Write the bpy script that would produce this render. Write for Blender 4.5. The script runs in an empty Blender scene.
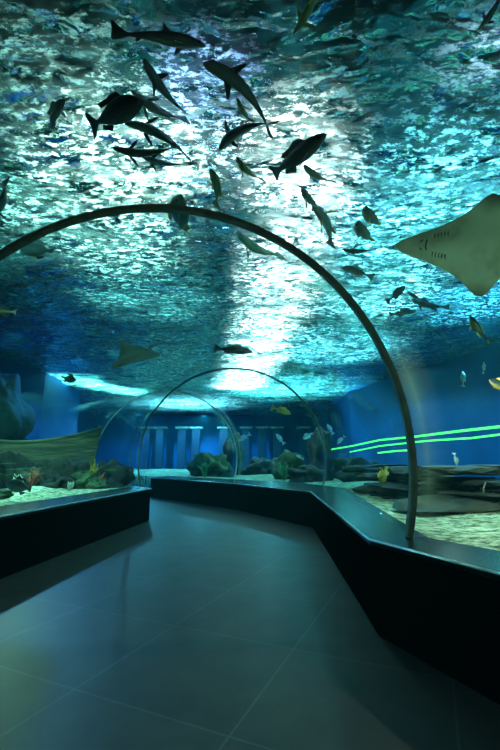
import bpy, bmesh, math, random
from mathutils import Vector, Matrix, noise
random.seed(7)
SC = bpy.context.scene
COL = SC.collection
EYE = 1.16
FPX = 400.0
PITCH = math.radians(12.13)
WATER_Z = EYE + 3.4
LEDGE_Z = EYE - .534
SAND_Z = LEDGE_Z - .03

# ---------------------------------------------------------------- camera
cam = bpy.data.objects.new('camera', bpy.data.cameras.new('camera'))
COL.objects.link(cam)
cam.data.sensor_fit = 'HORIZONTAL'
cam.data.sensor_width = 36
cam.data.lens = 36 * FPX / 500
cam.data.clip_start = .02
cam.data.clip_end = 200
cam.location = (0, 0, EYE)
cam.rotation_euler = (math.radians(90) + PITCH, 0, 0)
SC.camera = cam
SC.view_settings.view_transform = 'Standard'
SC.view_settings.look = 'None'
SC.view_settings.gamma = 1
SC.view_settings.exposure = 0
SC.view_settings.use_curve_mapping = False
cy = SC.cycles
cy.max_bounces = 10
cy.diffuse_bounces = 2
cy.glossy_bounces = 3
cy.transmission_bounces = 6
cy.transparent_max_bounces = 24
cy.caustics_reflective = False
cy.caustics_refractive = False
cy.sample_clamp_indirect = 4
cy.use_denoising = True

def ray(px, py):
    a = (px - 250) / FPX; b = (375 - py) / FPX
    c, s = math.cos(PITCH), math.sin(PITCH)
    return Vector((a, c - b * s, s + b * c))
O = Vector((0, 0, EYE))
def at_z(px, py, z):
    d = ray(px, py); return O + d * ((z - EYE) / d.z)
def at_y(px, py, y):
    d = ray(px, py); return O + d * (y / d.y)

# ---------------------------------------------------------------- materials
def new_mat(name):
    m = bpy.data.materials.new(name); m.use_nodes = True
    nt = m.node_tree; nt.nodes.clear()
    out = nt.nodes.new('ShaderNodeOutputMaterial')
    return m, nt, out
def N(nt, kind, **kw):
    n = nt.nodes.new('ShaderNode' + kind)
    for k, v in kw.items():
        if k in n.inputs: n.inputs[k].default_value = v
        else: setattr(n, k, v)
    return n
def rgba(c): return (c[0], c[1], c[2], 1)
def ramp(nt, fac, stops):
    r = N(nt, 'ValToRGB')
    e = r.color_ramp.elements
    while len(e) < len(stops): e.new(.5)
    for i, (p, c) in enumerate(stops):
        e[i].position = p; e[i].color = rgba(c) if len(c) == 3 else c
    nt.links.new(fac, r.inputs[0]); return r.outputs[0]
def texco(nt, scale=(1, 1, 1), rot=(0, 0, 0), which='Object'):
    t = N(nt, 'TexCoord'); mp = N(nt, 'Mapping')
    mp.inputs['Scale'].default_value = scale; mp.inputs['Rotation'].default_value = rot
    nt.links.new(t.outputs[which], mp.inputs[0]); return mp.outputs[0]
def noise_tex(nt, vec, scale, detail=4, rough=.5, dist=0):
    n = N(nt, 'TexNoise'); n.inputs['Scale'].default_value = scale
    n.inputs['Detail'].default_value = detail; n.inputs['Roughness'].default_value = rough
    n.inputs['Distortion'].default_value = dist
    nt.links.new(vec, n.inputs['Vector']); return n
def mat_noise(name, c1, c2, scale=6, rough=.6, bump=.2, detail=5, lo=.35, hi=.65, spec=.4, bscale=None, stretch=(1, 1, 1), metal=0, c3=None):
    m, nt, out = new_mat(name)
    v = texco(nt, stretch)
    n = noise_tex(nt, v, scale, detail)
    stops = [(lo, c1), (hi, c2)]
    if c3: stops.append((min(1, hi + .12), c3))
    col = ramp(nt, n.outputs[0], stops)
    p = N(nt, 'BsdfPrincipled'); p.inputs['Roughness'].default_value = rough
    p.inputs['Specular IOR Level'].default_value = spec; p.inputs['Metallic'].default_value = metal
    nt.links.new(col, p.inputs['Base Color'])
    if bump:
        n2 = noise_tex(nt, v, bscale or scale * 3, 4)
        b = N(nt, 'Bump'); b.inputs['Strength'].default_value = bump; b.inputs['Distance'].default_value = .03
        nt.links.new(n2.outputs[0], b.inputs['Height']); nt.links.new(b.outputs[0], p.inputs['Normal'])
    nt.links.new(p.outputs[0], out.inputs[0]); return m
def mat_emit(name, c, s):
    m, nt, out = new_mat(name)
    e = N(nt, 'Emission'); e.inputs[0].default_value = rgba(c); e.inputs[1].default_value = s
    nt.links.new(e.outputs[0], out.inputs[0]); return m

M = {}
M['black'] = mat_noise('black_granite', (.0007, .0009, .0009), (.0016, .002, .002), 40, .7, .02, spec=0)
M['ledge'] = mat_noise('ledge_stone', (.004, .007, .007), (.010, .015, .015), 30, .2, .03, spec=.3)
M['steel'] = mat_noise('edge_steel', (.42, .45, .45), (.55, .58, .57), 20, .28, 0, metal=1)
M['rib'] = mat_noise('rib_paint', (.17, .19, .145), (.24, .26, .2), 14, .4, .05)
M['gasket'] = mat_noise('gasket', (.05, .07, .07), (.09, .12, .11), 10, .4, 0)
M['seal'] = mat_noise('lit_edge_seal', (.5, .6, .56), (.65, .74, .7), 10, .4, 0)  # paleness of the lit pane edge put into the base colour
M['rock'] = mat_noise('rock', (.014, .02, .017), (.085, .08, .05), 2.2, .85, .8, lo=.4, hi=.7, bscale=9, c3=(.12, .12, .08))
M['rock_dark'] = mat_noise('rock_dark', (.003, .005, .005), (.018, .026, .022), 3, .9, .8, bscale=8)
M['rock_moss'] = mat_noise('rock_moss', (.008, .02, .01), (.06, .11, .04), 3, .9, .8, bscale=9)
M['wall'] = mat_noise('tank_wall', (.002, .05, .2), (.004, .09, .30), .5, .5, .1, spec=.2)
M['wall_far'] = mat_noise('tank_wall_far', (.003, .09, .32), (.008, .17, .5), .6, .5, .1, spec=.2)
M['panel'] = mat_noise('far_panel', (.002, .012, .04), (.004, .02, .06), 1, .5, .1)
M['hall'] = mat_noise('hall_ceiling', (.006, .008, .012), (.012, .014, .02), 1, .8, 0)
M['hull'] = mat_noise('hull_wood', (.03, .045, .028), (.11, .13, .075), 2.5, .8, .5, stretch=(.4, 1, 6))
M['coral_yellow'] = mat_noise('coral_yellow', (.35, .22, .02), (.6, .42, .05), 9, .7, .6)
M['coral_red'] = mat_noise('coral_red', (.16, .035, .015), (.3, .10, .04), 9, .7, .6)
M['coral_pale'] = mat_noise('coral_pale', (.3, .36, .28), (.6, .66, .55), 9, .8, .6)
M['weed'] = mat_noise('weed', (.02, .12, .03), (.08, .3, .08), 5, .6, .3)
M['bleached'] = mat_noise('branch', (.3, .36, .28), (.5, .55, .42), 9, .8, .6)
M['tube_green'] = mat_emit('green_light', (.10, 1, .16), 2.6)
M['lamp_white'] = mat_emit('skylight_white', (.95, 1, .93), 6)
M['lamp_green'] = mat_emit('skylight_green', (.72, 1, .85), 5)
M['lamp_blue'] = mat_emit('skylight_blue', (.45, .62, 1), 9)
M['lamp_teal'] = mat_emit('skylight_teal', (.10, .55, .55), 1.0)
M['lampbody'] = mat_noise('lamp_body', (.02, .02, .022), (.03, .03, .03), 5, .5, 0)
M['eye'] = mat_noise('fish_eye', (.005, .005, .005), (.01, .01, .01), 5, .15, 0, spec=.6)

# sand
m, nt, out = new_mat('sand'); M['sand'] = m
v = texco(nt)
n1 = noise_tex(nt, v, 11, 6, .75); n2 = noise_tex(nt, v, 1.3, 3)
c1 = ramp(nt, n1.outputs[0], [(.40, (.05, .07, .04)), (.5, (.42, .5, .34)), (.60, (.8, .85, .62))])
c2 = ramp(nt, n2.outputs[0], [(.3, (.55, .6, .5)), (.7, (1, 1, 1))])
mx = N(nt, 'MixRGB', blend_type='MULTIPLY'); mx.inputs[0].default_value = 1
nt.links.new(c1, mx.inputs[1]); nt.links.new(c2, mx.inputs[2])
p = N(nt, 'BsdfPrincipled'); p.inputs['Roughness'].default_value = .9; p.inputs['Specular IOR Level'].default_value = .1
nt.links.new(mx.outputs[0], p.inputs['Base Color'])
b = N(nt, 'Bump'); b.inputs['Strength'].default_value = .7; b.inputs['Distance'].default_value = .04
nt.links.new(n1.outputs[0], b.inputs['Height']); nt.links.new(b.outputs[0], p.inputs['Normal'])
nt.links.new(p.outputs[0], out.inputs[0])

# slate floor tiles
m, nt, out = new_mat('slate_tiles'); M['floor'] = m
v = texco(nt, rot=(0, 0, math.radians(24)))
bt = N(nt, 'TexBrick'); bt.offset = 0; bt.inputs['Scale'].default_value = 1
bt.inputs['Brick Width'].default_value = .9; bt.inputs['Row Height'].default_value = .9
bt.inputs['Mortar Size'].default_value = .006; bt.inputs['Color1'].default_value = (.034, .028, .025, 1)
bt.inputs['Color2'].default_value = (.041, .034, .031, 1); bt.inputs['Mortar'].default_value = (.06, .06, .058, 1)
nt.links.new(v, bt.inputs['Vector'])
n1 = noise_tex(nt, v, 3, 6, .6)
c1 = ramp(nt, n1.outputs[0], [(.3, (.6, .62, .62)), (.7, (1.1, 1.1, 1.1))])
mx = N(nt, 'MixRGB', blend_type='MULTIPLY'); mx.inputs[0].default_value = 1
nt.links.new(bt.outputs[0], mx.inputs[1]); nt.links.new(c1, mx.inputs[2])
p = N(nt, 'BsdfPrincipled'); p.inputs['Roughness'].default_value = .5; p.inputs['Specular IOR Level'].default_value = .12
nt.links.new(mx.outputs[0], p.inputs['Base Color'])
b = N(nt, 'Bump'); b.inputs['Strength'].default_value = .15; b.inputs['Distance'].default_value = .01
nt.links.new(n1.outputs[0], b.inputs['Height']); nt.links.new(b.outputs[0], p.inputs['Normal'])
nt.links.new(p.outputs[0], out.inputs[0])

# acrylic
m, nt, out = new_mat('acrylic'); M['acrylic'] = m
tr = N(nt, 'BsdfTransparent'); tr.inputs[0].default_value = (.965, .985, .98, 1)
gl = N(nt, 'BsdfGlossy'); gl.inputs['Roughness'].default_value = .015; gl.inputs[0].default_value = (.85, 1, .95, 1)
lw = N(nt, 'LayerWeight'); lw.inputs['Blend'].default_value = .5
pw = N(nt, 'Math', operation='POWER'); pw.inputs[1].default_value = 5.5; nt.links.new(lw.outputs['Facing'], pw.inputs[0])
fr = N(nt, 'MapRange'); fr.inputs[3].default_value = .012; fr.inputs[4].default_value = .32; nt.links.new(pw.outputs[0], fr.inputs[0])
mi = N(nt, 'MixShader'); nt.links.new(fr.outputs[0], mi.inputs[0])
nt.links.new(tr.outputs[0], mi.inputs[1]); nt.links.new(gl.outputs[0], mi.inputs[2])
nt.links.new(mi.outputs[0], out.inputs[0])

# water surface: glass with chop, plus pale flecks that paint in the wave glints
m, nt, out = new_mat('water_surface'); M['water'] = m
v = texco(nt)
vs = texco(nt, (.6, 1.1, 1), (0, 0, math.radians(12)))
w1 = noise_tex(nt, vs, 1.6, 1, .5, .6)
w2 = noise_tex(nt, vs, 5.5, 2, .5, .4)
add = N(nt, 'Math', operation='MULTIPLY_ADD'); add.inputs[1].default_value = 2.2
nt.links.new(w1.outputs[0], add.inputs[0]); nt.links.new(w2.outputs[0], add.inputs[2])
b = N(nt, 'Bump'); b.inputs['Strength'].default_value = 1; b.inputs['Distance'].default_value = .15
nt.links.new(add.outputs[0], b.inputs['Height'])
g = N(nt, 'BsdfGlass'); g.inputs['IOR'].default_value = 1.33; g.inputs['Roughness'].default_value = .02
g.inputs[0].default_value = (.9, 1, 1, 1)
nt.links.new(b.outputs[0], g.inputs['Normal'])
tl = N(nt, 'BsdfTranslucent'); tl.inputs[0].default_value = (.9, .95, .95, 1)
df = N(nt, 'BsdfDiffuse'); df.inputs[0].default_value = (.8, .85, .85, 1)
nt.links.new(b.outputs[0], tl.inputs['Normal']); nt.links.new(b.outputs[0], df.inputs['Normal'])
m1 = N(nt, 'MixShader'); m1.inputs[0].default_value = .3
nt.links.new(tl.outputs[0], m1.inputs[1]); nt.links.new(df.outputs[0], m1.inputs[2])
fm = noise_tex(nt, vs, 11, 10, .76, .1)
fr0 = N(nt, 'MapRange'); fr0.inputs[1].default_value = .51; fr0.inputs[2].default_value = .60
fr0.inputs[3].default_value = 0; fr0.inputs[4].default_value = .95
nt.links.new(fm.outputs[0], fr0.inputs[0])
pt = noise_tex(nt, vs, 1.5, 4, .6)
pr = N(nt, 'MapRange'); pr.inputs[1].default_value = .38; pr.inputs[2].default_value = .62; pr.inputs[3].default_value = .06; pr.inputs[4].default_value = 1
nt.links.new(pt.outputs[0], pr.inputs[0])
mu = N(nt, 'Math', operation='MULTIPLY'); nt.links.new(fr0.outputs[0], mu.inputs[0]); nt.links.new(pr.outputs[0], mu.inputs[1])
so = noise_tex(nt, vs, 4.5, 3, .55, .5)
sr = N(nt, 'MapRange'); sr.inputs[1].default_value = .42; sr.inputs[2].default_value = .66; sr.inputs[3].default_value = .0; sr.inputs[4].default_value = .06
nt.links.new(so.outputs[0], sr.inputs[0])
fr = N(nt, 'Math', operation='ADD'); nt.links.new(mu.outputs[0], fr.inputs[0]); nt.links.new(sr.outputs[0], fr.inputs[1])
m2 = N(nt, 'MixShader'); nt.links.new(fr.outputs[0], m2.inputs[0])
nt.links.new(g.outputs[0], m2.inputs[1]); nt.links.new(m1.outputs[0], m2.inputs[2])
nt.links.new(m2.outputs[0], out.inputs[0])

# ---------------------------------------------------------------- object helpers
def link(name, bm, mats, parent=None, smooth=True, loc=None):
    me = bpy.data.meshes.new(name)
    bmesh.ops.recalc_face_normals(bm, faces=bm.faces)
    bm.to_mesh(me); bm.free()
    if not isinstance(mats, (list, tuple)): mats = [mats]
    for mm in mats: me.materials.append(mm)
    if smooth:
        for f in me.polygons: f.use_smooth = True
    o = bpy.data.objects.new(name, me); COL.objects.link(o)
    if parent: o.parent = parent
    if loc is not None: o.location = loc
    return o
def tag(o, label=None, cat=None, group=None, kind=None):
    if label: o['label'] = label
    if cat: o['category'] = cat
    if group: o['group'] = group
    if kind: o['kind'] = kind
    return o
def empty(name, loc, rz=0):
    o = bpy.data.objects.new(name, None); COL.objects.link(o)
    o.location = loc; o.rotation_euler = (0, 0, rz); o.empty_display_size = .1; return o
def struct(name, bm, m, smooth=False):
    o = link(name, bm, m, None, smooth); o['kind'] = 'structure'; return o
def copy_tree(o, parent=None):
    c = o.copy(); COL.objects.link(c); c.parent = parent
    for ch in list(o.children): copy_tree(ch, c)
    return c
def prism(bm, pts, z0, z1, mi=0):
    lo = [bm.verts.new((x, y, z0)) for x, y in pts]; hi = [bm.verts.new((x, y, z1)) for x, y in pts]
    n = len(pts); fs = [bm.faces.new(lo[::-1]), bm.faces.new(hi)]
    for i in range(n): fs.append(bm.faces.new((lo[i], lo[(i+1) % n], hi[(i+1) % n], hi[i])))
    for f in fs: f.material_index = mi
def box(bm, c, s, rz=0):
    r = bmesh.ops.create_cube(bm, size=1)
    bmesh.ops.transform(bm, matrix=Matrix.Translation(c) @ Matrix.Rotation(rz, 4, 'Z') @ Matrix.Diagonal((*s, 1)), verts=r['verts'])
def tube(bm, pts, rad, seg=8, closed=False):
    rings = []
    n = len(pts)
    for i, p in enumerate(pts):
        p = Vector(p)
        a = Vector(pts[max(0, i-1)]); c = Vector(pts[min(n-1, i+1)])
        t = (c - a).normalized()
        u = t.cross(Vector((0, 0, 1)))
        if u.length < 1e-3: u = t.cross(Vector((1, 0, 0)))
        u.normalize(); w = u.cross(t)
        r = rad[i] if isinstance(rad, (list, tuple)) else rad
        rings.append([bm.verts.new(p + (u * math.cos(2*math.pi*k/seg) + w * math.sin(2*math.pi*k/seg)) * r) for k in range(seg)])
    for i in range(n-1):
        for k in range(seg):
            bm.faces.new((rings[i][k], rings[i][(k+1) % seg], rings[i+1][(k+1) % seg], rings[i+1][k]))
    bm.faces.new(rings[0][::-1]); bm.faces.new(rings[-1])

# ---------------------------------------------------------------- tunnel geometry
# cross-sections: centre x, y, z, radius, heading turn (degrees)
RIBS = [(4.2, -7.2, EYE + .03, 2.2, 33), (.95, -1.9, EYE + .03, 2.2, 33), (-.97, 3.19, EYE + .03, 2.2, -4.2), (-.37, 9.2, EYE + .03, 2.12, 4),
        (-2.33, 11.65, EYE + .03, 2.0, 12), (-5.6, 14.6, EYE + .03, 2.0, 45), (-10.5, 17.4, EYE + .03, 2.0, 60)]
def rib_frame(i):
    x, y, z, r, th = RIBS[i]; th = math.radians(th)
    return Vector((x, y, z)), Vector((math.cos(th), math.sin(th), 0)), r
def arc_pts(i, rr=0, n=56, zfoot=LEDGE_Z):
    c, u, r = rib_frame(i)
    a0 = math.asin((zfoot - c.z) / r)
    out = []
    for k in range(n+1):
        a = a0 + (math.pi - 2*a0) * k / n
        out.append(c + u * (math.cos(a) * (r+rr)) + Vector((0, 0, math.sin(a) * (r+rr))))
    return out
for w in range(len(RIBS)-1):
    bm = bmesh.new(); n = 56; seg = 8
    for rr, flip in ((0, False), (.05, True)):
        A, B = arc_pts(w, rr), arc_pts(w+1, rr)
        g = [[bm.verts.new(A[k].lerp(B[k], s/seg)) for k in range(n+1)] for s in range(seg+1)]
        if rr == 0: g0 = g
        for s in range(seg):
            for k in range(n):
                bm.faces.new((g[s][k], g[s][k+1], g[s+1][k+1], g[s+1][k]))
    for s in range(seg):
        for k in (0, n): bm.faces.new((g0[s][k], g0[s+1][k], g[s+1][k], g[s][k]))
    for s in (0, seg):
        for k in range(n): bm.faces.new((g0[s][k], g0[s][k+1], g[s][k+1], g[s][k]))
    o = struct('window_%d' % (w+1), bm, M['acrylic'], True)
    o['label'] = 'curved clear acrylic tunnel pane'

def make_rib(i, wd, th, mat, label, inner=0.0):
    c, u, r = rib_frame(i)
    d = Vector((-u.y, u.x, 0))
    bm = bmesh.new(); n = 96
    prof = [(-wd/2, -th-inner), (-wd*.36, -th*1.25-inner), (wd*.36, -th*1.25-inner), (wd/2, -th-inner), (wd/2, .0-inner), (-wd/2, .0-inner)]
    a0 = math.asin((LEDGE_Z - c.z) / r)
    rings = []
    for k in range(n+1):
        a = a0 + (math.pi - 2*a0) * k / n
        e = u * math.cos(a) + Vector((0, 0, math.sin(a)))
        rings.append([bm.verts.new(d * s + e * (r + t)) for s, t in prof])
    for k in range(n):
        for j in range(6): bm.faces.new((rings[k][j], rings[k][(j+1) % 6], rings[k+1][(j+1) % 6], rings[k+1][j]))
    bm.faces.new(rings[0][::-1]); bm.faces.new(rings[-1])
    o = link('arch_frame', bm, mat, None, False, c)
    o['label'] = label; o['category'] = 'arch frame'; o['group'] = 'arch frames along the tunnel'
    return o
rib = make_rib(2, .075, .035, M['rib'], 'thick dark olive metal arch frame nearest in the tunnel, spanning the whole view')
make_rib(3, .05, .03, M['gasket'], 'thin grey arch frame of the middle ring where the tunnel begins to bend')
make_rib(4, .045, .025, M['seal'], 'thin pale arch frame deepest in the tunnel, lowest and narrowest of the arches')

# ---------------------------------------------------------------- plinths
def plinth(front, back, name, label, strip=True):
    """front/back: lists of xy; ledge polygon between."""
    root = empty(name, (*front[len(front)//2], 0))
    off = Vector((front[len(front)//2][0], front[len(front)//2][1]))
    F = [Vector(p) - off for p in front]; B = [Vector(p) - off for p in back]
    def inset(P, Q, t): return [p + (q - p).normalized() * t for p, q in zip(P, Q)]
    bm = bmesh.new()
    prism(bm, [tuple(p) for p in inset(F, B, .025)] + [tuple(p) for p in B[::-1]], 0, LEDGE_Z - .045)
    link('body', bm, M['black'], root, False)
    bm = bmesh.new()
    prism(bm, [tuple(p) for p in F] + [tuple(p) for p in B[::-1]], LEDGE_Z - .045, LEDGE_Z)
    link('top_slab', bm, M['ledge'], root, False)
    bm = bmesh.new()
    I = inset(F, B, -.006)
    tube(bm, [(p.x, p.y, LEDGE_Z - .012) for p in I], .011, 6)
    link('edge_strip', bm, M['steel'], root, True)
    tag(root, label, 'plinth', 'black plinths under the acrylic')
    return root
def foot(i, side, extra=.0):
    c, u, r = rib_frame(i)
    p = c + u * (side * (math.sqrt(r*r - (LEDGE_Z-c.z)**2) + extra))
    return (p.x, p.y)
plinth([(2.6, -2.5), (1.25, 2.1), (.85, 3.02), (1.1, 7.5)],
       [foot(1, 1, .2), (1.78, 2.15), foot(2, 1, .12), (1.9, 8.35)], 'plinth',
       'long black plinth with bright steel edge on the right of the walkway')
plinth([(1.1, 7.5), (-.33, 10.15), (-3.3, 13.7)],
       [(1.9, 8.35), foot(3, 1, .3)[:2] if False else (1.3, 10.4), (-2.9, 14.9)][:3], 'plinth',
       'low black plinth crossing behind the bend at the far end of the walkway')
plinth([(-1.1, -1.0), (-2.68, 3.0), (-2.5, 4.2), (-2.0, 8.4)],
       [foot(1, -1, .12), foot(2, -1, .12), (-3.1, 4.3), foot(3, -1, .12)], 'plinth',
       'black plinth with pale edge on the left of the walkway below the wreck')

# ---------------------------------------------------------------- shell
bm = bmesh.new(); box(bm, (0, 10, -.1), (60, 64, .2)); struct('floor', bm, M['floor'])
bm = bmesh.new(); box(bm, (0, 10, 9.6), (60, 64, .2)); struct('ceiling', bm, M['hall'])
RW = [(9.5, -8), (8.4, 8), (7.3, 11.8), (4.9, 19.6), (6, 31)]
LW = [(-9.5, -8), (-9.0, 11), (-8, 15.3), (-8.6, 20), (-11, 24), (-12, 31)]
def wall(name, line, sgn, mat):
    bm = bmesh.new()
    prism(bm, line + [(x + sgn*.3, y) for x, y in line[::-1]], 0, 5.4); struct(name, bm, mat)
wall('wall_right', RW, 1, M['wall']); wall('wall_left', LW, -1, M['wall'])
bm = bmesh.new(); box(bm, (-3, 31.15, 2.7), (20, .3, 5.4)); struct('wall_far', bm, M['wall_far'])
bm = bmesh.new(); box(bm, (0, -8.15, 2.7), (20, .3, 5.4)); struct('wall_back', bm, M['wall'])

# sand beds on either side of the tunnel
def sandbed(name, poly_in, poly_out):
    bm = bmesh.new(); n = 20
    rows = []
    L = len(poly_in)
    for i in range(L-1):
        for s in range(8 if i < L-2 else 9):
            t = s / 8
            a = Vector(poly_in[i]).lerp(Vector(poly_in[i+1]), t); b = Vector(poly_out[i]).lerp(Vector(poly_out[i+1]), t)
            row = []
            for k in range(n+1):
                p = a.lerp(b, (k/n)**1.5)
                h = (noise.noise(Vector((p.x*.8, p.y*.8, 0))) * .09 + noise.noise(Vector((p.x*3, p.y*3, 2))) * .025) * min(1, k/4)
                row.append(bm.verts.new((p.x, p.y, SAND_Z + h)))
            rows.append(row)
    for a, b in zip(rows, rows[1:]):
        for k in range(n): bm.faces.new((a[k], a[k+1], b[k+1], b[k]))
    # skirt so the bed has depth
    r = bmesh.ops.extrude_face_region(bm, geom=bm.faces[:])
    for v in r['geom']:
        if isinstance(v, bmesh.types.BMVert): v.co.z = .02
    struct(name, bm, M['sand'], True)
sandbed('sand_bed', [foot(1, 1, .06), foot(2, 1, .06), foot(3, 1, .06), foot(4, 1, .06), foot(5, 1, .06), foot(6, 1, .06)],
        [(9.4, -2), (8.6, 5), (7.2, 12), (4.6, 20), (0, 30), (-11.8, 30.5)])
sandbed('sand_bed', [foot(1, -1, .06), foot(2, -1, .06), foot(3, -1, .06), (foot(3, -1, .06)[0]-1.5, 9.8), (-9, 12.6)],
        [(-9.4, -4), (-9.3, 3), (-9.1, 8), (-8.9, 10), (-8.9, 12.8)])

# water surface
bm = bmesh.new(); nx, ny = 110, 190
def xat(line, y):
    for (x0, y0), (x1, y1) in zip(line, line[1:]):
        if y0 <= y <= y1: return x0 + (x1 - x0) * (y - y0) / (y1 - y0)
    return line[-1][0] if y > line[-1][1] else line[0][0]
vs_ = []
for j in range(ny+1):
    row = []
    for i in range(nx+1):
        y = -7.98 + 38.96 * j / ny; x = xat(LW, y) + .02 + (xat(RW, y) - xat(LW, y) - .04) * i / nx
        h = noise.noise(Vector((x*.5, y*.35, 0))) * .10 + noise.noise(Vector((x*1.4, y*.9, 4))) * .045
        row.append(bm.verts.new((x, y, WATER_Z + h)))
    vs_.append(row)
for j in range(ny):
    for i in range(nx): bm.faces.new((vs_[j][i], vs_[j][i+1], vs_[j+1][i+1], vs_[j+1][i]))
me = bpy.data.meshes.new('water_surface'); bm.normal_update(); bm.to_mesh(me); bm.free()
me.materials.append(M['water'])
for f in me.polygons: f.use_smooth = True
o = bpy.data.objects.new('water_surface', me); COL.objects.link(o)
tag(o, 'rippling water surface seen from below above the acrylic tunnel', 'water', None, 'stuff')

# ---------------------------------------------------------------- fish
def fish_mat(name, back, belly, mid=.5, stripe=None):
    m, nt, out = new_mat(name)
    t = N(nt, 'TexCoord'); sp = N(nt, 'SeparateXYZ'); nt.links.new(t.outputs['Object'], sp.inputs[0])
    n = noise_tex(nt, t.outputs['Object'], 9, 3)
    ma = N(nt, 'Math', operation='MULTIPLY_ADD'); ma.inputs[1].default_value = .06
    nt.links.new(n.outputs[0], ma.inputs[0]); nt.links.new(sp.outputs['Z'], ma.inputs[2])
    mr = N(nt, 'MapRange'); mr.inputs[1].default_value = -.06; mr.inputs[2].default_value = .12
    nt.links.new(ma.outputs[0], mr.inputs[0])
    stops = [(.1, belly), (mid, [a*.5 + b_*.5 for a, b_ in zip(back, belly)]), (.8, back)]
    if stripe: stops = [(.1, belly), (mid-.05, belly), (mid, stripe), (mid+.12, back)]
    c = ramp(nt, mr.outputs[0], stops)
    p = N(nt, 'BsdfPrincipled'); p.inputs['Roughness'].default_value = .38
    nt.links.new(c, p.inputs['Base Color']); nt.links.new(p.outputs[0], out.inputs[0]); return m
FM = {
 'jack': fish_mat('jack_skin', (.04, .07, .07), (.2, .25, .23)),
 'dark': fish_mat('dark_skin', (.02, .035, .035), (.07, .10, .10)),
 'grey': fish_mat('grey_skin', (.05, .09, .09), (.2, .27, .26)),
 'green': fish_mat('green_skin', (.03, .08, .03), (.2, .3, .12)),
 'pale': fish_mat('pale_skin', (.3, .4, .42), (.7, .8, .8)),
 'shark': fish_mat('shark_skin', (.035, .06, .065), (.16, .2, .2)),
 'banner': fish_mat('banner_skin', (.004, .004, .004), (.16, .12, .015), .12, (.2, .2, .1)),
 'brown': fish_mat('brown_skin', (.06, .04, .015), (.3, .2, .07)),
 'yellow': fish_mat('yellow_skin', (.35, .3, .03), (.7, .65, .2)),
}
FIN = {'y': mat_noise('yellow_fin', (.5, .48, .05), (.7, .65, .12), 6, .5, 0), 'd': mat_noise('dark_fin', (.01, .018, .018), (.03, .04, .04), 6, .5, 0),
       'g': mat_noise('grey_fin', (.08, .12, .12), (.16, .22, .2), 6, .5, 0), 'o': mat_noise('orange_fin', (.5, .2, .05), (.6, .3, .1), 6, .5, 0),
       'p': mat_noise('pale_fin', (.5, .6, .6), (.6, .7, .7), 6, .5, 0)}
# profile rows: t, top, bottom, half width
PROF = {
 'jack': [(0, .004, .004, .004), (.03, .035, .03, .02), (.1, .085, .07, .042), (.2, .12, .11, .06), (.34, .135, .135, .068), (.5, .115, .115, .058), (.64, .075, .075, .04), (.76, .035, .035, .02), (.82, .02, .02, .014), (.87, .05, .05, .008), (.93, .13, .13, .006), (1, .18, .18, .003)],
 'slim': [(0, .004, .004, .004), (.03, .03, .02, .02), (.1, .06, .05, .04), (.22, .085, .08, .055), (.38, .095, .095, .06), (.54, .082, .085, .05), (.68, .055, .055, .035), (.79, .03, .03, .02), (.84, .024, .024, .014), (.9, .06, .055, .007), (.95, .10, .09, .005), (1, .13, .12, .003)],
 'shark': [(0, .004, .004, .006), (.03, .025, .012, .03), (.1, .05, .03, .055), (.22, .07, .06, .068), (.36, .078, .07, .068), (.5, .065, .055, .052), (.64, .042, .036, .034), (.76, .024, .022, .02), (.83, .018, .018, .013), (.88, .045, .04, .007), (.94, .10, .06, .005), (1, .16, .05, .003)],
 'oval': [(0, .006, .006, .006), (.03, .05, .045, .02), (.1, .12, .10, .04), (.22, .18, .16, .06), (.38, .2, .19, .065), (.54, .165, .17, .055), (.68, .10, .11, .036), (.78, .05, .05, .02), (.83, .04, .04, .013), (.88, .065, .065, .008), (.94, .09, .09, .006), (1, .10, .10, .003)],
}
FORK = {'jack': .09, 'slim': .05, 'shark': .05, 'oval': .0}
def fin_bm(outline, th, base, axis='Y', sweep=None):
    """outline in a plane, thick by th, thinning outward."""
    bm = bmesh.new()
    A, B = [], []
    for u, v in outline:
        k = th * (1 if abs(v) < 1e-6 else .35)
        if axis == 'Y': A.append(bm.verts.new((u, -k, v))); B.append(bm.verts.new((u, k, v)))
        else: A.append(bm.verts.new((u, v, -k))); B.append(bm.verts.new((u, v, k)))
    bm.faces.new(A[::-1]); bm.faces.new(B)
    n = len(A)
    for i in range(n): bm.faces.new((A[i], A[(i+1) % n], B[(i+1) % n], B[i]))
    bmesh.ops.translate(bm, vec=base, verts=bm.verts)
    return bm
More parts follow.
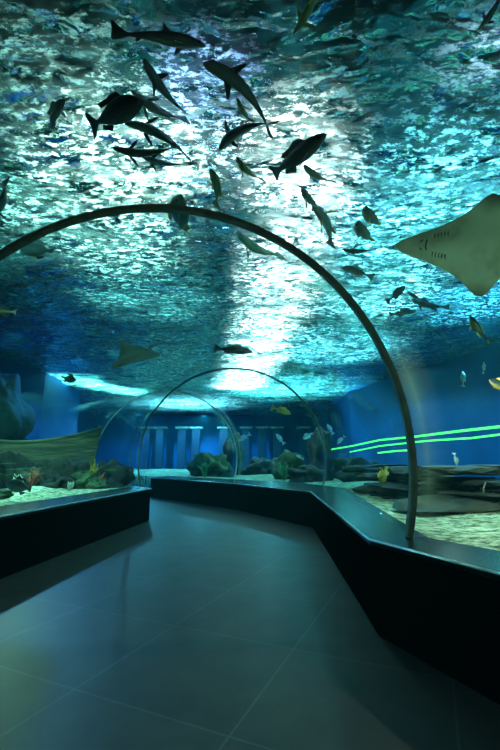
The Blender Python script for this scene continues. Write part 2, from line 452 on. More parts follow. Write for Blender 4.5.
def make_fish(shape, skin, fin, bend=0.0, name='fish'):
    P = PROF[shape]; bm = bmesh.new(); sg = 14; rings = []
    for t, up, dn, w in P:
        ring = []
        yb = bend * (t - .3) ** 2
        for k in range(sg):
            a = 2 * math.pi * k / sg
            sz = math.sin(a); z = sz * (up if sz > 0 else dn)
            x = .5 - t
            if t > .86: x -= FORK[shape] * (t - .86) / .14 * (abs(sz) ** 1.3 * 1.6 - .8)
            ring.append(bm.verts.new((x, math.cos(a) * w + yb, z)))
        rings.append(ring)
    for a, b in zip(rings, rings[1:]):
        for k in range(sg): bm.faces.new((a[k], a[(k+1) % sg], b[(k+1) % sg], b[k]))
    bm.faces.new(rings[0][::-1]); bm.faces.new(rings[-1])
    root = link(name, bm, FM[skin])
    sub = root.modifiers.new('smooth', 'SUBSURF'); sub.levels = 1; sub.render_levels = 1
    def prof(t):
        for (t0, u0, d0, w0), (t1, u1, d1, w1) in zip(P, P[1:]):
            if t0 <= t <= t1:
                f = (t - t0) / (t1 - t0); return u0 + (u1-u0)*f, d0 + (d1-d0)*f, w0 + (w1-w0)*f
    yb = lambda t: bend * (t - .3) ** 2
    fm = FIN[fin]
    def add(nm, outline, t, z, th=.006, axis='Y', y=0, rx=0):
        b2 = fin_bm(outline, th, (0, 0, 0), axis)
        o = link(nm, b2, fm, root, False, (.5 - t, yb(t) + y, z)); o.rotation_euler = (rx, 0, 0); return o
    if shape == 'shark':
        add('dorsal_fin', [(.05, 0), (.0, .04), (-.04, .075), (-.05, .07), (-.045, .02), (-.06, 0)], .42, prof(.42)[0]-.012)
        for s in (1, -1):
            add('pectoral_fin', [(.04, 0), (-.01, s*.07), (-.06, s*.13), (-.08, s*.12), (-.06, s*.04), (-.05, 0)], .27, -.03, .006, 'X', s*.045, -s*.3)
        add('anal_fin', [(.02, 0), (-.03, -.04), (-.05, -.035), (-.04, 0)], .7, -prof(.7)[1]+.008)
    else:
        u = prof(.42)[0]
        h = {'jack': .05, 'slim': .05, 'oval': .07}[shape]
        add('dorsal_fin', [(.14, 0), (.08, h), (0, h*1.1), (-.1, h*.6), (-.22, h*.45), (-.26, h*.2), (-.22, -.03), (0, -.015)], .42, u-.006)
        add('anal_fin', [(.04, 0), (-.02, -h*1.2), (-.1, -h*.6), (-.16, -h*.2), (-.14, .035), (-.05, .01)], .58, -prof(.58)[1]+.006)
        for s in (1, -1):
            add('pectoral_fin', [(.02, 0), (-.03, s*.06), (-.12, s*.13), (-.13, s*.11), (-.06, s*.02), (-.03, 0)], .28, -.03, .004, 'X', s*(prof(.28)[2]-.006), -s*.5)
    for s in (1, -1):
        b2 = bmesh.new(); bmesh.ops.create_uvsphere(b2, u_segments=10, v_segments=8, radius=.016 if shape != 'oval' else .022)
        link('eye', b2, M['eye'], root, True, (.5 - .085, yb(.085) + s*(prof(.085)[2]*.82), prof(.085)[0]*.35))
    return root
PROTO = {}
USED = set()
def put_fish(shape, skin, fin, head, tail, label, cat='fish', name='fish', roll=0, bend=0.0, group='fish swimming above and beside the tunnel'):
    key = (shape, skin, fin, bend, name)
    if key not in PROTO: PROTO[key] = make_fish(shape, skin, fin, bend, name)
    r = PROTO[key]
    if key in USED: r = copy_tree(r)
    USED.add(key)
    X = head - tail; L = X.length; X.normalize()
    Y = Vector((0, 0, 1)).cross(X)
    if Y.length < .05: Y = Vector((0, 1, 0))
    Y.normalize(); Z = X.cross(Y)
    R = Matrix((X, Y, Z)).transposed().to_4x4() @ Matrix.Rotation(math.radians(roll), 4, 'X')
    r.rotation_mode = 'XYZ'
    r.rotation_euler = R.to_euler(); r.location = (head + tail) / 2; r.scale = (L, L * 1.15, L * 1.22) if shape != 'shark' else (L, L, L)
    tag(r, label, cat, group)
    return r
def zz(h): return lambda px, py: at_z(px, py, EYE + h)
def yy(d): return lambda px, py: at_y(px, py, d)
# shape, skin, fin, head px, tail px, placement, label, roll
FISH = [
 ('jack', 'dark', 'd', (143, 101), (84, 126), zz(2.75), 'dark deep-bodied fish with forked tail pointing lower left under the bright ripples', 40, .3),
 ('jack', 'jack', 'g', (130, 92), (182, 128), zz(2.95), 'grey sleek fish crossing just behind the dark fork-tailed one', 30, .3),
 ('slim', 'jack', 'd', (124, 120), (195, 145), zz(2.85), 'long dark bluish fish tapering to the right above the pair of stacked fish', 40, -.4),
 ('slim', 'dark', 'd', (112, 150), (177, 158), zz(2.7), 'dark fish facing left, upper of two overlapping at upper left', 50, .3),
 ('slim', 'jack', 'd', (138, 155), (184, 172), zz(2.8), 'dark fish facing left, tucked under its overlapping twin', 50, .3),
 ('slim', 'jack', 'g', (64, 99), (43, 129), zz(3.0), 'small faint grey fish alone in the upper left ripples', 30, .3),
 ('jack', 'dark', 'd', (218, 148), (267, 106), zz(2.7), 'dark fish diving lower left beside the bluish glare', 50, -.4),
 ('slim', 'dark', 'g', (326, 135), (268, 178), zz(2.75), 'dark fish facing upper right with long tail fin against the white glare', 50, .3),
 ('jack', 'green', 'y', (236, 98), (250, 127), zz(3.0), 'dull green fish behind the diving dark fish', 20, .3),
 ('jack', 'green', 'g', (236, 158), (259, 186), zz(2.9), 'grey-green fish below the diving dark fish', 40, .3),
 ('jack', 'green', 'y', (212, 168), (222, 202), zz(2.8), 'dark green fish with yellow fins pointing straight up', 40, -.3),
 ('jack', 'jack', 'g', (303, 166), (330, 188), zz(2.9), 'grey fish just right of the white glare, higher of a close line of three', 45, .3),
 ('jack', 'grey', 'g', (302, 189), (318, 214), zz(2.9), 'grey fish in the middle of a close line of three', 45, .3),
 ('slim', 'grey', 'o', (314, 204), (338, 238), zz(2.8), 'grey fish with orange and yellow fins, lowest of a close line of three', 45, -.3),
 ('jack', 'jack', 'y', (365, 207), (378, 232), zz(2.8), 'dark fish with bright yellow fins crossing over a paler one', 60, .3),
 ('jack', 'grey', 'y', (358, 222), (369, 248), zz(2.95), 'paler grey fish half hidden under the yellow-finned dark fish', 60, .3),
 ('slim', 'dark', 'd', (342, 250), (375, 254), zz(2.8), 'slim dark fish lying level left of the big ray', 70, .3),
 ('slim', 'grey', 'p', (341, 267), (370, 275), zz(2.7), 'grey fish with shiny whitish back below the level dark fish', -50, .3),
 ('slim', 'dark', 'd', (283, 281), (301, 281), zz(2.7), 'tiny dark fish inside the near arch, at the right of its top', 60, .3),
 ('slim', 'green', 'g', (236, 234), (275, 264), zz(2.75), 'long grey-green fish just under the top of the near arch', 40, .3),
 ('jack', 'dark', 'd', (406, 286), (389, 301), yy(6.2), 'dark fish leading the cluster beneath the ray snout', 20, .3),
 ('jack', 'jack', 'g', (407, 292), (423, 303), yy(6.6), 'dim grey fish in the middle of the cluster beneath the ray snout', 20, .3),
 ('slim', 'dark', 'd', (411, 300), (446, 311), yy(6.3), 'dark slender fish at the right end of the cluster beneath the ray', 20, .3),
 ('slim', 'grey', 'g', (417, 311), (391, 314), yy(7.0), 'faint grey fish lowest in the cluster beneath the ray', 10, .3),
 ('jack', 'banner', 'y', (469, 316), (487, 344), yy(4.6), 'black fish with yellow and white edges diving below the big ray', 15, .3),
 ('oval', 'banner', 'y', (488, 380), (512, 392), yy(4.2), 'black and yellow fish entering at the right edge of the view', 10, .3),
 ('slim', 'pale', 'p', (484, 362), (484, 373), yy(6.5), 'tiny pale fish hanging upright near the right edge', 0, .3),
 ('jack', 'pale', 'p', (463, 371), (464, 386), yy(8.0), 'small pale bluish fish left of the black and yellow one', 0, .3),
 ('oval', 'jack', 'g', (19, 247), (57, 254), yy(4.6), 'rounded grey fish crossing the left shoulder of the near arch', 10, .3),
 ('slim', 'dark', 'd', (-8, 216), (14, 190), zz(2.6), 'dark fish leaving at the left edge above the near arch', 30, .3),
 ('slim', 'brown', 'd', (-14, 309), (20, 314), yy(5.2), 'small brown fish at the left edge below the near arch', 0, .3),
 ('oval', 'dark', 'd', (76, 381), (60, 376), yy(9.0), 'small dark fish silhouetted on the bright strip at left', 0, .3),
 ('jack', 'green', 'y', (180, 196), (178, 238), zz(3.0), 'greenish fish hanging upright behind the top of the near arch', 60, .3),
 ('slim', 'green', 'y', (294, 36), (330, -24), zz(2.7), 'large yellow-green fish pointing down from the top edge of the view', 40, .3),
 ('jack', 'dark', 'd', (478, 32), (512, -14), zz(2.7), 'large dark fish in the top right corner', 40, .3),
 ('jack', 'yellow', 'y', (291, 414), (272, 407), yy(8.6), 'small yellow fish seen through the middle arch', 0, .3),
 ('jack', 'pale', 'p', (238, 441), (250, 434), yy(14), 'tiny pale fish right of the deepest arch', 0, .3),
 ('jack', 'pale', 'p', (276, 434), (284, 444), yy(13), 'tiny pale fish in the middle of the far blue tank', 0, .3),
 ('oval', 'pale', 'p', (303, 439), (312, 433), yy(11), 'pale fish just inside the right leg of the middle arch', 0, .3),
 ('jack', 'pale', 'p', (327, 424), (333, 434), yy(9.5), 'small pale fish just outside the right leg of the middle arch', 0, .3),
 ('jack', 'pale', 'p', (337, 444), (344, 436), yy(9.5), 'small pale fish above the green light lines', 0, .3),
 ('jack', 'pale', 'p', (296, 455), (303, 459), yy(11), 'tiny white fish near the dark rocks behind the middle arch', 0, .3),
 ('jack', 'pale', 'p', (457, 466), (455, 453), yy(6.0), 'tiny pale fish hanging just under the green light lines', 0, .3),
 ('oval', 'dark', 'd', (6, 484), (34, 489), yy(6.0), 'dark rounded fish hovering over the sand at lower left', 0, .3),
 ('slim', 'jack', 'g', (253, 352), (214, 347), yy(7.6), 'dark fish gliding just above the middle arch', 0, .3),
 ('oval', 'yellow', 'y', (381, 484), (386, 466), yy(6.8), 'yellow fish standing upright beside the near arch foot', 0, .3),
]
for sh, sk, fi, h, t, pl, lab, roll, bend in FISH:
    put_fish(sh, sk, fi, pl(*h), pl(*t), lab, 'fish', 'fish', roll, bend)
SH = [((207, 46), (110, 28), 3.05, 'long dark shark stretched across the shadowy top of the view', 30, .25),
      ((205, 58), (284, 116), 2.95, 'dark shark curving down to the right beside the bluish glare', 30, -.5),
      ((142, 60), (184, 122), 2.6, 'stout dark shark with tail down, left of the bluish glare', 50, .25)]
for h, t, z, lab, roll, bend in SH:
    put_fish('shark', 'shark', 'd', zz(z)(*h), zz(z)(*t), lab, 'shark', 'shark', roll, bend, 'sharks overhead')

# rays
mray, nt, out = new_mat('ray_skin')
g_ = N(nt, 'NewGeometry'); t = N(nt, 'TexCoord'); sp = N(nt, 'SeparateXYZ'); nt.links.new(t.outputs['Normal'], sp.inputs[0])
n = noise_tex(nt, t.outputs['Object'], 3.5, 5)
ctop = ramp(nt, n.outputs[0], [(.3, (.05, .05, .02)), (.7, (.11, .11, .05))])
cbot = ramp(nt, n.outputs[0], [(.34, (.36, .48, .31)), (.5, (.56, .74, .5)), (.7, (.64, .82, .58))])
mr = N(nt, 'MapRange'); mr.inputs[1].default_value = -.25; mr.inputs[2].default_value = .05
nt.links.new(sp.outputs['Z'], mr.inputs[0])
mx = N(nt, 'MixRGB'); nt.links.new(mr.outputs[0], mx.inputs[0]); nt.links.new(cbot, mx.inputs[1]); nt.links.new(ctop, mx.inputs[2])
s2 = N(nt, 'SeparateXYZ'); nt.links.new(t.outputs['Object'], s2.inputs[0])
ab = N(nt, 'Math', operation='ABSOLUTE'); nt.links.new(s2.outputs['Y'], ab.inputs[0])
tip = N(nt, 'MapRange'); tip.inputs[1].default_value = .33; tip.inputs[2].default_value = .46; tip.inputs[4].default_value = .8
nt.links.new(ab.outputs[0], tip.inputs[0])
mx2 = N(nt, 'MixRGB'); nt.links.new(tip.outputs[0], mx2.inputs[0]); nt.links.new(mx.outputs[0], mx2.inputs[1]); nt.links.new(ctop, mx2.inputs[2])
p = N(nt, 'BsdfPrincipled'); p.inputs['Roughness'].default_value = .45
nt.links.new(mx2.outputs[0], p.inputs['Base Color']); nt.links.new(p.outputs[0], out.inputs[0])
RAYP = [(0, .012), (.06, .055), (.16, .10), (.3, .155), (.42, .21), (.53, .30), (.62, .40), (.70, .49), (.76, .52), (.81, .47), (.87, .36), (.94, .22), (1.0, .10)]
def make_ray(snout, rear, wing_a, wing_b, label, tail_len=.9, flap=.10, belly_to_eye=False):
    X = snout - rear; L = X.length; X.normalize()
    W = wing_a - wing_b; W = (W - X * W.dot(X)).normalized(); Z = X.cross(W).normalized()
    if (Z.dot(O - snout) > 0) if belly_to_eye else (Z.z < 0): W = -W; Z = -Z
    span = abs((wing_a - wing_b).dot(W)) / L / 1.04
    bm = bmesh.new(); nw = 16; up, dn = [], []
    for s, hw in RAYP:
        ru, rd = [], []
        hw *= 1 + (span - 1) * min(1, s / .6)
        body = math.sin(math.pi * min(1, s * .9 + .08)) * .055
        for k in range(nw+1):
            q = -1 + 2*k/nw
            y = q * hw; z0 = flap * (y*y) * 2
            thk = body * math.exp(-(y/.17)**2) + .006 * (1 - q*q) + .002
            x = .5 - s - (.05 * abs(q)**3 if s > .5 else 0)
            ru.append(bm.verts.new((x, y, z0 + thk)))
            rd.append(bm.verts.new((x, y, z0 - thk * .5)))
        up.append(ru); dn.append(rd)
    m_ = len(RAYP)
    for i in range(m_-1):
        for k in range(nw):
            bm.faces.new((up[i][k], up[i][k+1], up[i+1][k+1], up[i+1][k])); bm.faces.new((dn[i][k], dn[i+1][k], dn[i+1][k+1], dn[i][k+1]))
        for k in (0, nw): bm.faces.new((up[i][k], up[i+1][k], dn[i+1][k], dn[i][k]))
    for i in (0, m_-1):
        for k in range(nw): bm.faces.new((up[i][k], up[i][k+1], dn[i][k+1], dn[i][k]))
    root = link('stingray', bm, mray)
    sub = root.modifiers.new('smooth', 'SUBSURF'); sub.levels = 1; sub.render_levels = 2
    b2 = bmesh.new(); tube(b2, [(-.46 - tail_len*k/10, 0, .01 + .06*(k/10)**2) for k in range(11)], [.022*(1-k/11) + .003 for k in range(11)], 8)
    link('tail', b2, mray, root)
    for s in (1, -1):
        b2 = fin_bm([(0, 0), (-.05, s*.09), (-.13, s*.08), (-.10, 0)], .006, (0, 0, 0), 'X')
        link('pelvic_fin', b2, mray, root, False, (-.44, s*.05, 0))
        for k in range(5):
            b2 = bmesh.new(); tube(b2, [(0, -.022, 0), (.004, 0, -.001), (0, .022, 0)], .0035, 6)
            x = .5 - .36 - k*.028
            link('gill_slit', b2, FIN['d'], root, True, (x, s*(.085 + .006*k), -.024))
        b2 = bmesh.new(); tube(b2, [(.01, s*.004, 0), (.004, s*.02, 0), (-.012, s*.028, 0)], .004, 6)
        link('nostril', b2, FIN['d'], root, True, (.5 - .25, s*.02, -.028))
        b2 = bmesh.new(); bmesh.ops.create_uvsphere(b2, u_segments=10, v_segments=8, radius=.014)
        link('eye', b2, M['eye'], root, True, (.5 - .2, s*.085, .03))
    b2 = bmesh.new(); tube(b2, [(-.006, -.05, 0), (.004, -.02, 0), (.004, .02, 0), (-.006, .05, 0)], .005, 6)
    link('mouth', b2, FIN['d'], root, True, (.5 - .295, 0, -.0295))
    R = Matrix((X, W, Z)).transposed()
    root.rotation_euler = R.to_euler(); root.location = (snout + rear)/2; root.scale = (L, L, L)
    tag(root, label, 'ray', 'rays in the tank'); return root
make_ray(at_y(394, 246, 3.55), at_y(512, 246, 3.2), at_y(472, 199, 3.28), at_y(508, 304, 3.36), 'large pale-bellied ray gliding left outside the near arch', 1.0, -.05, True)
make_ray(at_y(112, 368, 7.2), at_y(147, 350, 7.6), at_y(120, 345, 7.9), at_y(142, 371, 6.9), 'small brownish ray with a long tail inside the near arch at left', 1.6, .1)
# ---------------------------------------------------------------- decor in the tank
def rock_bm(rx, ry, rz, seed, sub=4, rough=.5, flat=False):
    bm = bmesh.new(); bmesh.ops.create_icosphere(bm, subdivisions=sub, radius=1)
    for v in bm.verts:
        p = v.co.copy(); q = Vector((seed*3.1, seed*1.7, seed*.9))
        k = 1 + rough * noise.noise(p*1.5 + q) * 1.5 + rough*.5 * noise.noise(p*3.2 + q) + rough*.25*noise.noise(p*7+q)
        p *= k
        if flat: p.z = math.copysign(abs(p.z)**.45, p.z) * .8
        v.co = Vector((p.x*rx, p.y*ry, p.z*rz))
    return bm
def rock(loc, size, seed, mat, label, rz=0, group='rocks on the tank bed', sub=4, flat=False, name='rock', cat='rock', rough=.5):
    o = link(name, rock_bm(*size, seed, sub, rough, flat), mat, None, not flat, loc); o.rotation_euler = (0, 0, rz)
    return tag(o, label, cat, group)
# slabs stacked along the right bed
slabs = [(at_z(505, 512, SAND_Z), (1.0, .5, .13), 1, .1, 'long flat dark slab at the bottom of the right rock pile, nearest the edge of view'),
         (at_z(447, 503, SAND_Z), (.75, .45, .12), 2, -.2, 'flat olive slab at the base of the right rock pile, in its middle'),
         (at_z(395, 497, SAND_Z), (.55, .5, .13), 3, .5, 'dark slab at the base of the right rock pile behind the near arch foot')]
for k, (p, s, sd, rz, lab) in enumerate(slabs):
    rock((p.x+.15, p.y + .45, SAND_Z + .09), s, sd, M['rock'], lab, rz, 'stacked slabs on the right', 3, True, 'rock_slab', 'rock slab')
up2 = [((470, 5.6), (.62, .42, .10), .27, 4, .15, M['rock'], 'tan topped slab in the second layer of the right rock pile'),
       ((408, 7.2), (.7, .5, .12), .30, 5, -.1, M['rock'], 'broad dark slab in the second layer, right beside the near arch'),
       ((515, 5.1), (.5, .42, .09), .28, 6, .3, M['rock_dark'], 'blackish slab in the second layer at the right edge of view'),
       ((440, 6.2), (.55, .45, .09), .43, 7, .0, M['rock_dark'], 'blackish slab in the third layer of the right rock pile'),
       ((490, 5.5), (.75, .42, .075), .45, 8, .08, M['rock'], 'long thin tan slab crowning the right rock pile'),
       ((385, 8.4), (.7, .5, .12), .40, 9, .3, M['rock_dark'], 'blackish slab crowning the far end of the right rock pile')]
for (px, Y), s, dz, sd, rz, mt, lab in up2:
    p = at_y(px, 480, Y)
    rock((p.x, p.y, SAND_Z + dz), s, sd, mt, lab, rz, 'stacked slabs on the right', 3, True, 'rock_slab', 'rock slab')
# far rocks behind the middle and far arches
far = [((322, 12.5), (.35, .4, .95), 11, M['rock_dark'], 'tall dark rock stack at the right leg of the middle arch'),
       ((305, 11.3), (.42, .3, .28), 12, M['rock_dark'], 'low dark rock left of the tall stack behind the middle arch'),
       ((287, 13.4), (.45, .4, .5), 13, M['rock_moss'], 'mossy green boulder behind the middle arch'),
       ((233, 17.5), (.45, .4, .95), 14, M['rock_dark'], 'dark rock pinnacle just inside the deepest arch'),
       ((212, 15.4), (.7, .5, .5), 15, M['rock_moss'], 'mossy green mound seen through the deepest arch'),
       ((347, 14), (.6, .6, .38), 16, M['rock_dark'], 'dark rock below the start of the green lights'),
       ((262, 17), (.6, .5, .4), 17, M['rock_dark'], 'low dark rock in the middle of the far tank'),
       ((368, 11.5), (.6, .6, .36), 18, M['rock_dark'], 'dark rock beyond the slab pile under the green lights')]
for (px, Y), s, sd, mt, lab in far:
    p = at_y(px, 470, Y); rock((p.x, p.y, SAND_Z + s[2]*.62), s, sd, mt, lab)
# left bed
mound = rock((-7.35, 11.0, EYE + .65), (1.25, .85, 2.0), 21, M['rock_dark'], 'towering dark rock mound at the left edge behind the wreck', 0, None, 5, rough=.38)
for v_ in mound.data.vertices:
    k_ = 1.12 - .26 * v_.co.z
    v_.co.x *= k_ if v_.co.z > -1.4 else 1.48
left = [((58, 480, 8.6), (.26, .22, .17), 22, M['rock_dark'], 'small dark rock on the pale sand at left, left of the pale coral'),
        ((86, 478, 8.8), (.26, .2, .2), 23, M['rock_moss'], 'mossy rock near the left pane, under the yellow branching coral'),
        ((97, 481, 8.5), (.2, .18, .13), 24, M['rock_moss'], 'small mossy rock at the right end of the left rock row'),
        ((30, 472, 8.6), (.3, .2, .26), 25, M['rock'], 'brown rock at far left behind the hovering dark fish'),
        ((110, 470, 9.1), (.42, .22, .36), 26, M['rock_dark'], 'dark boulder behind the left rock row near the pane end'),
        ((76, 466, 9.0), (.34, .2, .36), 27, M['rock_dark'], 'dark boulder below the bow of the wreck'),
        ((48, 466, 8.95), (.36, .2, .36), 28, M['rock_dark'], 'dark boulder beneath the middle of the wreck'),
        ((14, 466, 8.9), (.42, .2, .42), 29, M['rock_dark'], 'dark boulder beneath the stern of the wreck'),
        ((-5, 492, 6.6), (.2, .2, .09), 30, M['rock_moss'], 'flat mossy rock at the left edge on the sand')]
for (px, py, Y), s, sd, mt, lab in left:
    p = at_y(px, py, Y); rock((p.x, p.y, SAND_Z + s[2]*.55), s, sd, mt, lab)
def coral(loc, h, mat, label, n=9, spread=.5, seed=0, name='coral', cat='coral', rad=.018):
    rnd = random.Random(seed); bm = bmesh.new()
    def grow(p, d, l, r, lev):
        pts = [p]; q = p.copy()
        for k in range(4):
            d = (d + Vector((rnd.uniform(-.25, .25), rnd.uniform(-.25, .25), rnd.uniform(0, .12)))).normalized()
            q = q + d * l / 4; pts.append(q.copy())
        tube(bm, pts, [r*(1 - .12*k) for k in range(5)], 6)
        if lev:
            for k in range(3): grow(pts[2 + k % 3].copy(), (d + Vector((rnd.uniform(-.8, .8), rnd.uniform(-.8, .8), .2))).normalized(), l*.6, r*.65, lev-1)
    for k in range(n):
        a = rnd.uniform(0, 6.28); grow(Vector((0, 0, -.02)), Vector((math.cos(a)*spread, math.sin(a)*spread, 1)).normalized(), h*rnd.uniform(.5, .8), rad, 1)
    o = link(name, bm, mat, None, True, loc)
    return tag(o, label, cat, 'corals on the left bed' if name == 'coral' else None)
p = at_y(90, 478, 8.7); coral((p.x, p.y, SAND_Z + .25), .34, M['coral_yellow'], 'yellow branching coral on the mossy rock near the left pane', 7, .6, 1, rad=.014)
p = at_y(100, 478, 8.7); coral((p.x, p.y, SAND_Z), .3, M['coral_red'], 'rusty red coral clump right of the yellow branching coral', 9, .5, 2, rad=.022)
p = at_y(71, 482, 8.4); coral((p.x, p.y, SAND_Z), .17, M['coral_pale'], 'pale stubby coral on the sand at left', 10, .7, 3, rad=.026)
p = at_y(33, 478, 8.3); coral((p.x, p.y, SAND_Z), .42, M['coral_red'], 'brownish coral rising at far left behind the dark hovering fish', 9, .4, 4, rad=.03)
p = at_y(18, 478, 8.2); coral((p.x, p.y, SAND_Z), .34, M['bleached'], 'greyish branching coral at the far left edge of the sand', 8, .4, 5, rad=.022)
p = at_y(384, 486, 7.0); coral((p.x, p.y, SAND_Z+.2), .26, M['coral_yellow'], 'yellow coral on the slab beside the near arch foot', 9, .5, 6, 'sea_fan', rad=.025)
p = at_y(488, 492, 5.0); coral((p.x, p.y, SAND_Z + .02), .34, M['bleached'], 'bleached dead branch leaning on the right rock pile', 5, .8, 7, 'driftwood', 'branch', rad=.016)
p = at_y(284, 470, 12.4); coral((p.x, p.y, SAND_Z), .5, M['weed'], 'green weed tuft in front of the mossy boulder', 12, .4, 8, 'seaweed', 'seaweed', rad=.02)
p = at_y(205, 470, 14.4); coral((p.x, p.y, SAND_Z), .55, M['weed'], 'green weed tuft seen through the deepest arch', 12, .4, 9, 'seaweed', 'seaweed', rad=.02)

# wreck of a wooden boat
def wreck():
    # bow at right (px 92) stern beyond left edge
    bow = at_y(93, 430, 9.9); stern = Vector((bow.x - 3.6, 8.9, bow.z))
    ax = (Vector((stern.x, stern.y, 0)) - Vector((bow.x, bow.y, 0))); L = ax.length; ax.normalize(); nr = Vector((-ax.y, ax.x, 0))
    if nr.y > 0: nr = -nr
    root = empty('shipwreck', (bow.x, bow.y, SAND_Z))
    H0 = .25
    def P(t, v, side=1, off=0):
        top = 1.42 - .55*math.sin(math.pi*min(1, t*1.0+.06))*.8 ; bot = H0
        z = bot + (top - bot)*v
        wdt = .62 * math.sin(math.pi*min(.92, .02 + t*.62)) * (.45 + .55*v**.6)
        return ax*(t*L - .16*v*(1 - t)) + nr*(side*(wdt+off)) + Vector((0, 0, z))
    for side in (1, -1):
        bm = bmesh.new(); nt_, nv = 24, 7
        for j in range(nv):
            for i in range(nt_):
                if (i*7 + j*5 + (side > 0)*3) % 19 == 0 and 1 < i < nt_-2: continue
                v0, v1 = j/nv + .008, (j+1)/nv - .006
                a = [P(i/nt_, v0, side), P((i+1)/nt_, v0, side), P((i+1)/nt_, v1, side), P(i/nt_, v1, side)]
                b = [P(i/nt_, v0, side, .035), P((i+1)/nt_, v0, side, .035), P((i+1)/nt_, v1, side, .035), P(i/nt_, v1, side, .035)]
                A = [bm.verts.new(q) for q in a]; B = [bm.verts.new(q) for q in b]
                bm.faces.new(A); bm.faces.new(B[::-1])
                for k in range(4): bm.faces.new((A[k], A[(k+1) % 4], B[(k+1) % 4], B[k]))
        link('hull_side', bm, M['hull'], root, False)
        bm = bmesh.new(); tube(bm, [P(i/24, 1, side, .02) for i in range(25)], .04, 6); link('gunwale', bm, M['hull'], root)
        for t in (.3, .55, .8):
            bm = bmesh.new(); tube(bm, [P(t, v/5, side, -.05) for v in range(6)], .035, 6); link('frame', bm, M['hull'], root)
    bm = bmesh.new(); tube(bm, [P(0, 0, 0), P(0, .5, 0), P(0, 1.08, 0)], .06, 6); link('stem_post', bm, M['hull'], root)
    bm = bmesh.new(); tube(bm, [ax*(i/10*L) + Vector((0, 0, H0-.05)) for i in range(11)], .07, 6); link('keel', bm, M['hull'], root)
    bm = bmesh.new(); tube(bm, [ax*(L*.52) + nr*.75 + Vector((0, 0, z_)) for z_ in (0, .6, 1.25)], .12, 8); link('broken_post', bm, M['rock_dark'], root)
    tag(root, 'sunken wooden boat hull lying on the rocks at left', 'shipwreck')
wreck()

# green light lines along the right wall
def light_line(pts, label, rad):
    root = empty('light_tube', pts[0])
    q = [Vector(p) - Vector(pts[0]) for p in pts]
    pp = []
    for a, b in zip(q, q[1:]):
        for k in range(8): pp.append(a.lerp(b, k/8))
    pp.append(q[-1])
    bm = bmesh.new(); tube(bm, pp, rad, 8); link('glowing_tube', bm, M['tube_green'], root)
    for k in range(0, len(pp), 8):
        bm = bmesh.new(); box(bm, pp[k] + Vector((.04, 0, 0)), (.08, .05, .05)); link('clip', bm, M['lampbody'], root, False)
    tag(root, label, 'light', 'green light lines on the right')
def rp(px, py, X=None, Y=None):
    d = ray(px, py)
    return O + d * ((X / d.x) if X else (Y / d.y))
light_line([rp(515, 425, X=5.2), rp(460, 431, X=4.9), rp(416, 436.5, X=4.6), rp(380, 440, X=4.3), rp(352, 446, X=4.0), rp(328, 450, X=3.4)], 'bright green light line, uppermost and longest of the three', .027)
light_line([rp(512, 433, X=5.1), rp(472, 438, X=4.8), rp(432, 440.5, X=4.5), rp(416, 442, X=4.3), rp(380, 446, X=4.0), rp(350, 452, X=3.6)], 'thin green light line between the two others', .02)
light_line([rp(413, 450, X=4.1), rp(395, 451, X=4.0), rp(378, 453, X=3.9)], 'short green light line, lowest of the three', .022)

# pillars against the far wall
for px in (146, 160, 182, 196, 224, 246, 262, 277, 304):
    p = at_y(px, 440, 28.5)
    root = empty('pillar', (p.x, 28.5, 0))
    bm = bmesh.new(); box(bm, (0, 0, 1.7), (.55, .5, 3.4)); bmesh.ops.bevel(bm, geom=bm.edges[:], offset=.05, segments=2, affect='EDGES'); link('shaft', bm, M['panel'], root, False)
    bm = bmesh.new(); box(bm, (0, 0, 3.46), (.9, .7, .12)); link('capital', bm, M['coral_pale'], root, False)
    tag(root, 'dark blue pillar with pale cap against the far tank wall', 'pillar', 'pillars against the far tank wall')

# ---------------------------------------------------------------- light
def refract_to_ceiling(px, py, zc=9.3):
    d = ray(px, py).normalized(); P = at_z(px, py, WATER_Z)
    sx = Vector((d.x, d.y, 0)) * 1.33
    L = min(sx.length, .97); h = sx.normalized() * L
    dz = math.sqrt(1 - L*L)
    return P + Vector((h.x, h.y, dz)) * ((zc - P.z) / dz)
def skylight(px, py, wx, wy, mat, label, rz=0, name='ceiling_light'):
    p = refract_to_ceiling(px, py)
    root = empty(name, (p.x, p.y, 9.5), rz)
    bm = bmesh.new(); box(bm, (0, 0, -.06), (wx+.2, wy+.2, .12)); link('housing', bm, M['lampbody'], root, False)
    bm = bmesh.new(); box(bm, (0, 0, -.14), (wx, wy, .04)); link('diffuser', bm, mat, root, False)
    tag(root, label, 'ceiling light')
def lamp(kind, name, loc, color, power, size=.2, target=None, angle=100, blend=.8):
    L = bpy.data.lights.new(name, kind); L.color = color; L.energy = power
    if kind == 'SPOT': L.spot_size = math.radians(angle); L.spot_blend = blend; L.shadow_soft_size = size
    elif kind == 'AREA': L.shape = 'DISK'; L.size = size
    else: L.shadow_soft_size = size
    o = bpy.data.objects.new(name, L); COL.objects.link(o); o.location = loc
    if target is not None:
        o.rotation_euler = (Vector(target) - Vector(loc)).to_track_quat('-Z', 'Y').to_euler()
    return o
skylight(130, 150, 1.3, 1.2, M['lamp_green'], 'greenish white skylight over the left of the tank')
skylight(205, 95, .9, .9, M['lamp_blue'], 'bluish white floodlight over the middle of the tank')
skylight(300, 140, .9, 1.5, M['lamp_white'], 'white skylight over the middle of the tank')
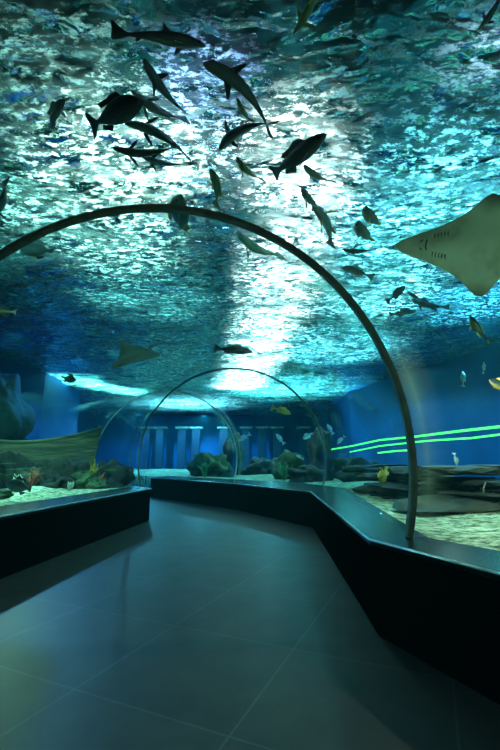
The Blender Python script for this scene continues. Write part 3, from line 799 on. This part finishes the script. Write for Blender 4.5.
# unseen spots added over the water to make its bright pools
pool_spots = [(128, 175, (.78, 1, .86), 2700, 42), (85, 100, (.65, 1, .88), 260, 34), (206, 92, (.4, .55, 1), 1500, 16), (195, 165, (.7, .85, 1), 500, 24), (294, 150, (1, 1, .93), 2300, 25),
          (298, 190, (1, 1, .95), 2300, 24), (60, 377, (.3, 1, .85), 4500, 30), (82, 383, (.3, 1, .85), 6500, 36), (104, 388, (.3, 1, .85), 8000, 38), (128, 392, (.3, 1, .85), 9000, 40), (185, 404, (.5, .9, 1), 5000, 110),
          (425, 230, (.2, .78, .92), 2400, 70), (485, 300, (.1, .6, .9), 1600, 60), (5, 235, (.3, .9, .8), 300, 40), (440, 140, (.2, .7, .9), 70, 50), (25, 150, (.15, .75, .65), 160, 60), (105, 235, (.5, .95, .78), 1500, 52), (150, 300, (.2, .75, .7), 600, 60), (375, 300, (.3, .9, 1), 1800, 50), (285, 390, (.2, .85, .9), 5000, 110), (325, 350, (.25, .85, .95), 2200, 80), (494, 50, (.6, .75, 1), 400, 12)]
for k in range(13):  # row of added spots imitating the reflected glitter column
    d_ = 4.6 + k * 1.15
    f_ = k / 12
    pool_spots.append((303 - 66 * f_ ** .7, 461 - 400 * 3.4 / d_ * .93 if False else None, (1 - .25*f_, 1, .97), 3000 + 4800 * f_, 28 + 18 * f_, d_))
fl2 = []
for q in pool_spots:
    if len(q) == 6:
        px, _, col, pw, ang, d_ = q
        # height in the picture of a point of the water surface d_ metres ahead
        el = math.atan2(3.4, d_) - PITCH
        q = (px, 375 - FPX * math.tan(el), col, pw, ang)
    fl2.append(q)
for px, py, col, pw, ang in fl2:
    P = at_z(px, py, WATER_Z)
    lamp('SPOT', 'added_pool_spot', (P.x, P.y, 8.0), col, pw*5, .3, P, ang, 1)
# unseen fill lights added under the water to brighten the tank
for x, y, z, col, pw in ((6.6, 1.5, 4.2, (.35, 1, .8), 170), (5, 8, 4.1, (.15, .75, 1), 230), (3.5, 14, 4.1, (.2, .85, .9), 140), (1, 19, 4.1, (.2, .75, 1), 180),
                         (-5.5, 4, 4.1, (.25, .9, .75), 60), (-5.5, 9, 4.1, (.25, .9, .8), 60), (-5, 19, 4.1, (.2, .65, 1), 200), (-3, 26, 4.1, (.25, .65, 1), 700), (-7, 25, 4.1, (.2, .6, 1), 400),
                         (2.6, 3.2, 2.4, (.9, 1, .75), 62), (2.9, 6.2, 2.6, (.6, 1, .8), 40), (-4.0, 7.2, 2.4, (.55, 1, .75), 90), (-5.2, 11.7, 4.2, (.05, .35, 1), 240)):
    lamp('SPOT', 'added_tank_fill', (x, y, z), col, pw*3, .03, (x, y, 0), 165, .3)
lamp('POINT', 'added_tunnel_fill', (.2, -2.4, 2.5), (1, .80, .68), 34, .1)  # unseen warm fill added behind the camera for floor and frames
lamp('SPOT', 'added_bed_fill', (2.25, 2.1, SAND_Z + .15), (.7, 1, .8), 60, .06, (2.3, 3.4, 3.0), 75)  # unseen upward fill added to brighten the ray's belly and nearby rocks

w = bpy.data.worlds.new('world'); SC.world = w; w.use_nodes = True
w.node_tree.nodes['Background'].inputs[0].default_value = (.002, .004, .008, 1)
nt = w.node_tree; out = [n for n in nt.nodes if n.type == 'OUTPUT_WORLD'][0]
va = N(nt, 'VolumeAbsorption'); va.inputs[0].default_value = (.05, .86, .90, 1); va.inputs[1].default_value = .05
vsn = N(nt, 'VolumeScatter'); vsn.inputs[0].default_value = (.12, .75, .9, 1); vsn.inputs[1].default_value = .0028
ad = nt.nodes.new('ShaderNodeAddShader'); nt.links.new(va.outputs[0], ad.inputs[0]); nt.links.new(vsn.outputs[0], ad.inputs[1])
nt.links.new(ad.outputs[0], out.inputs['Volume'])
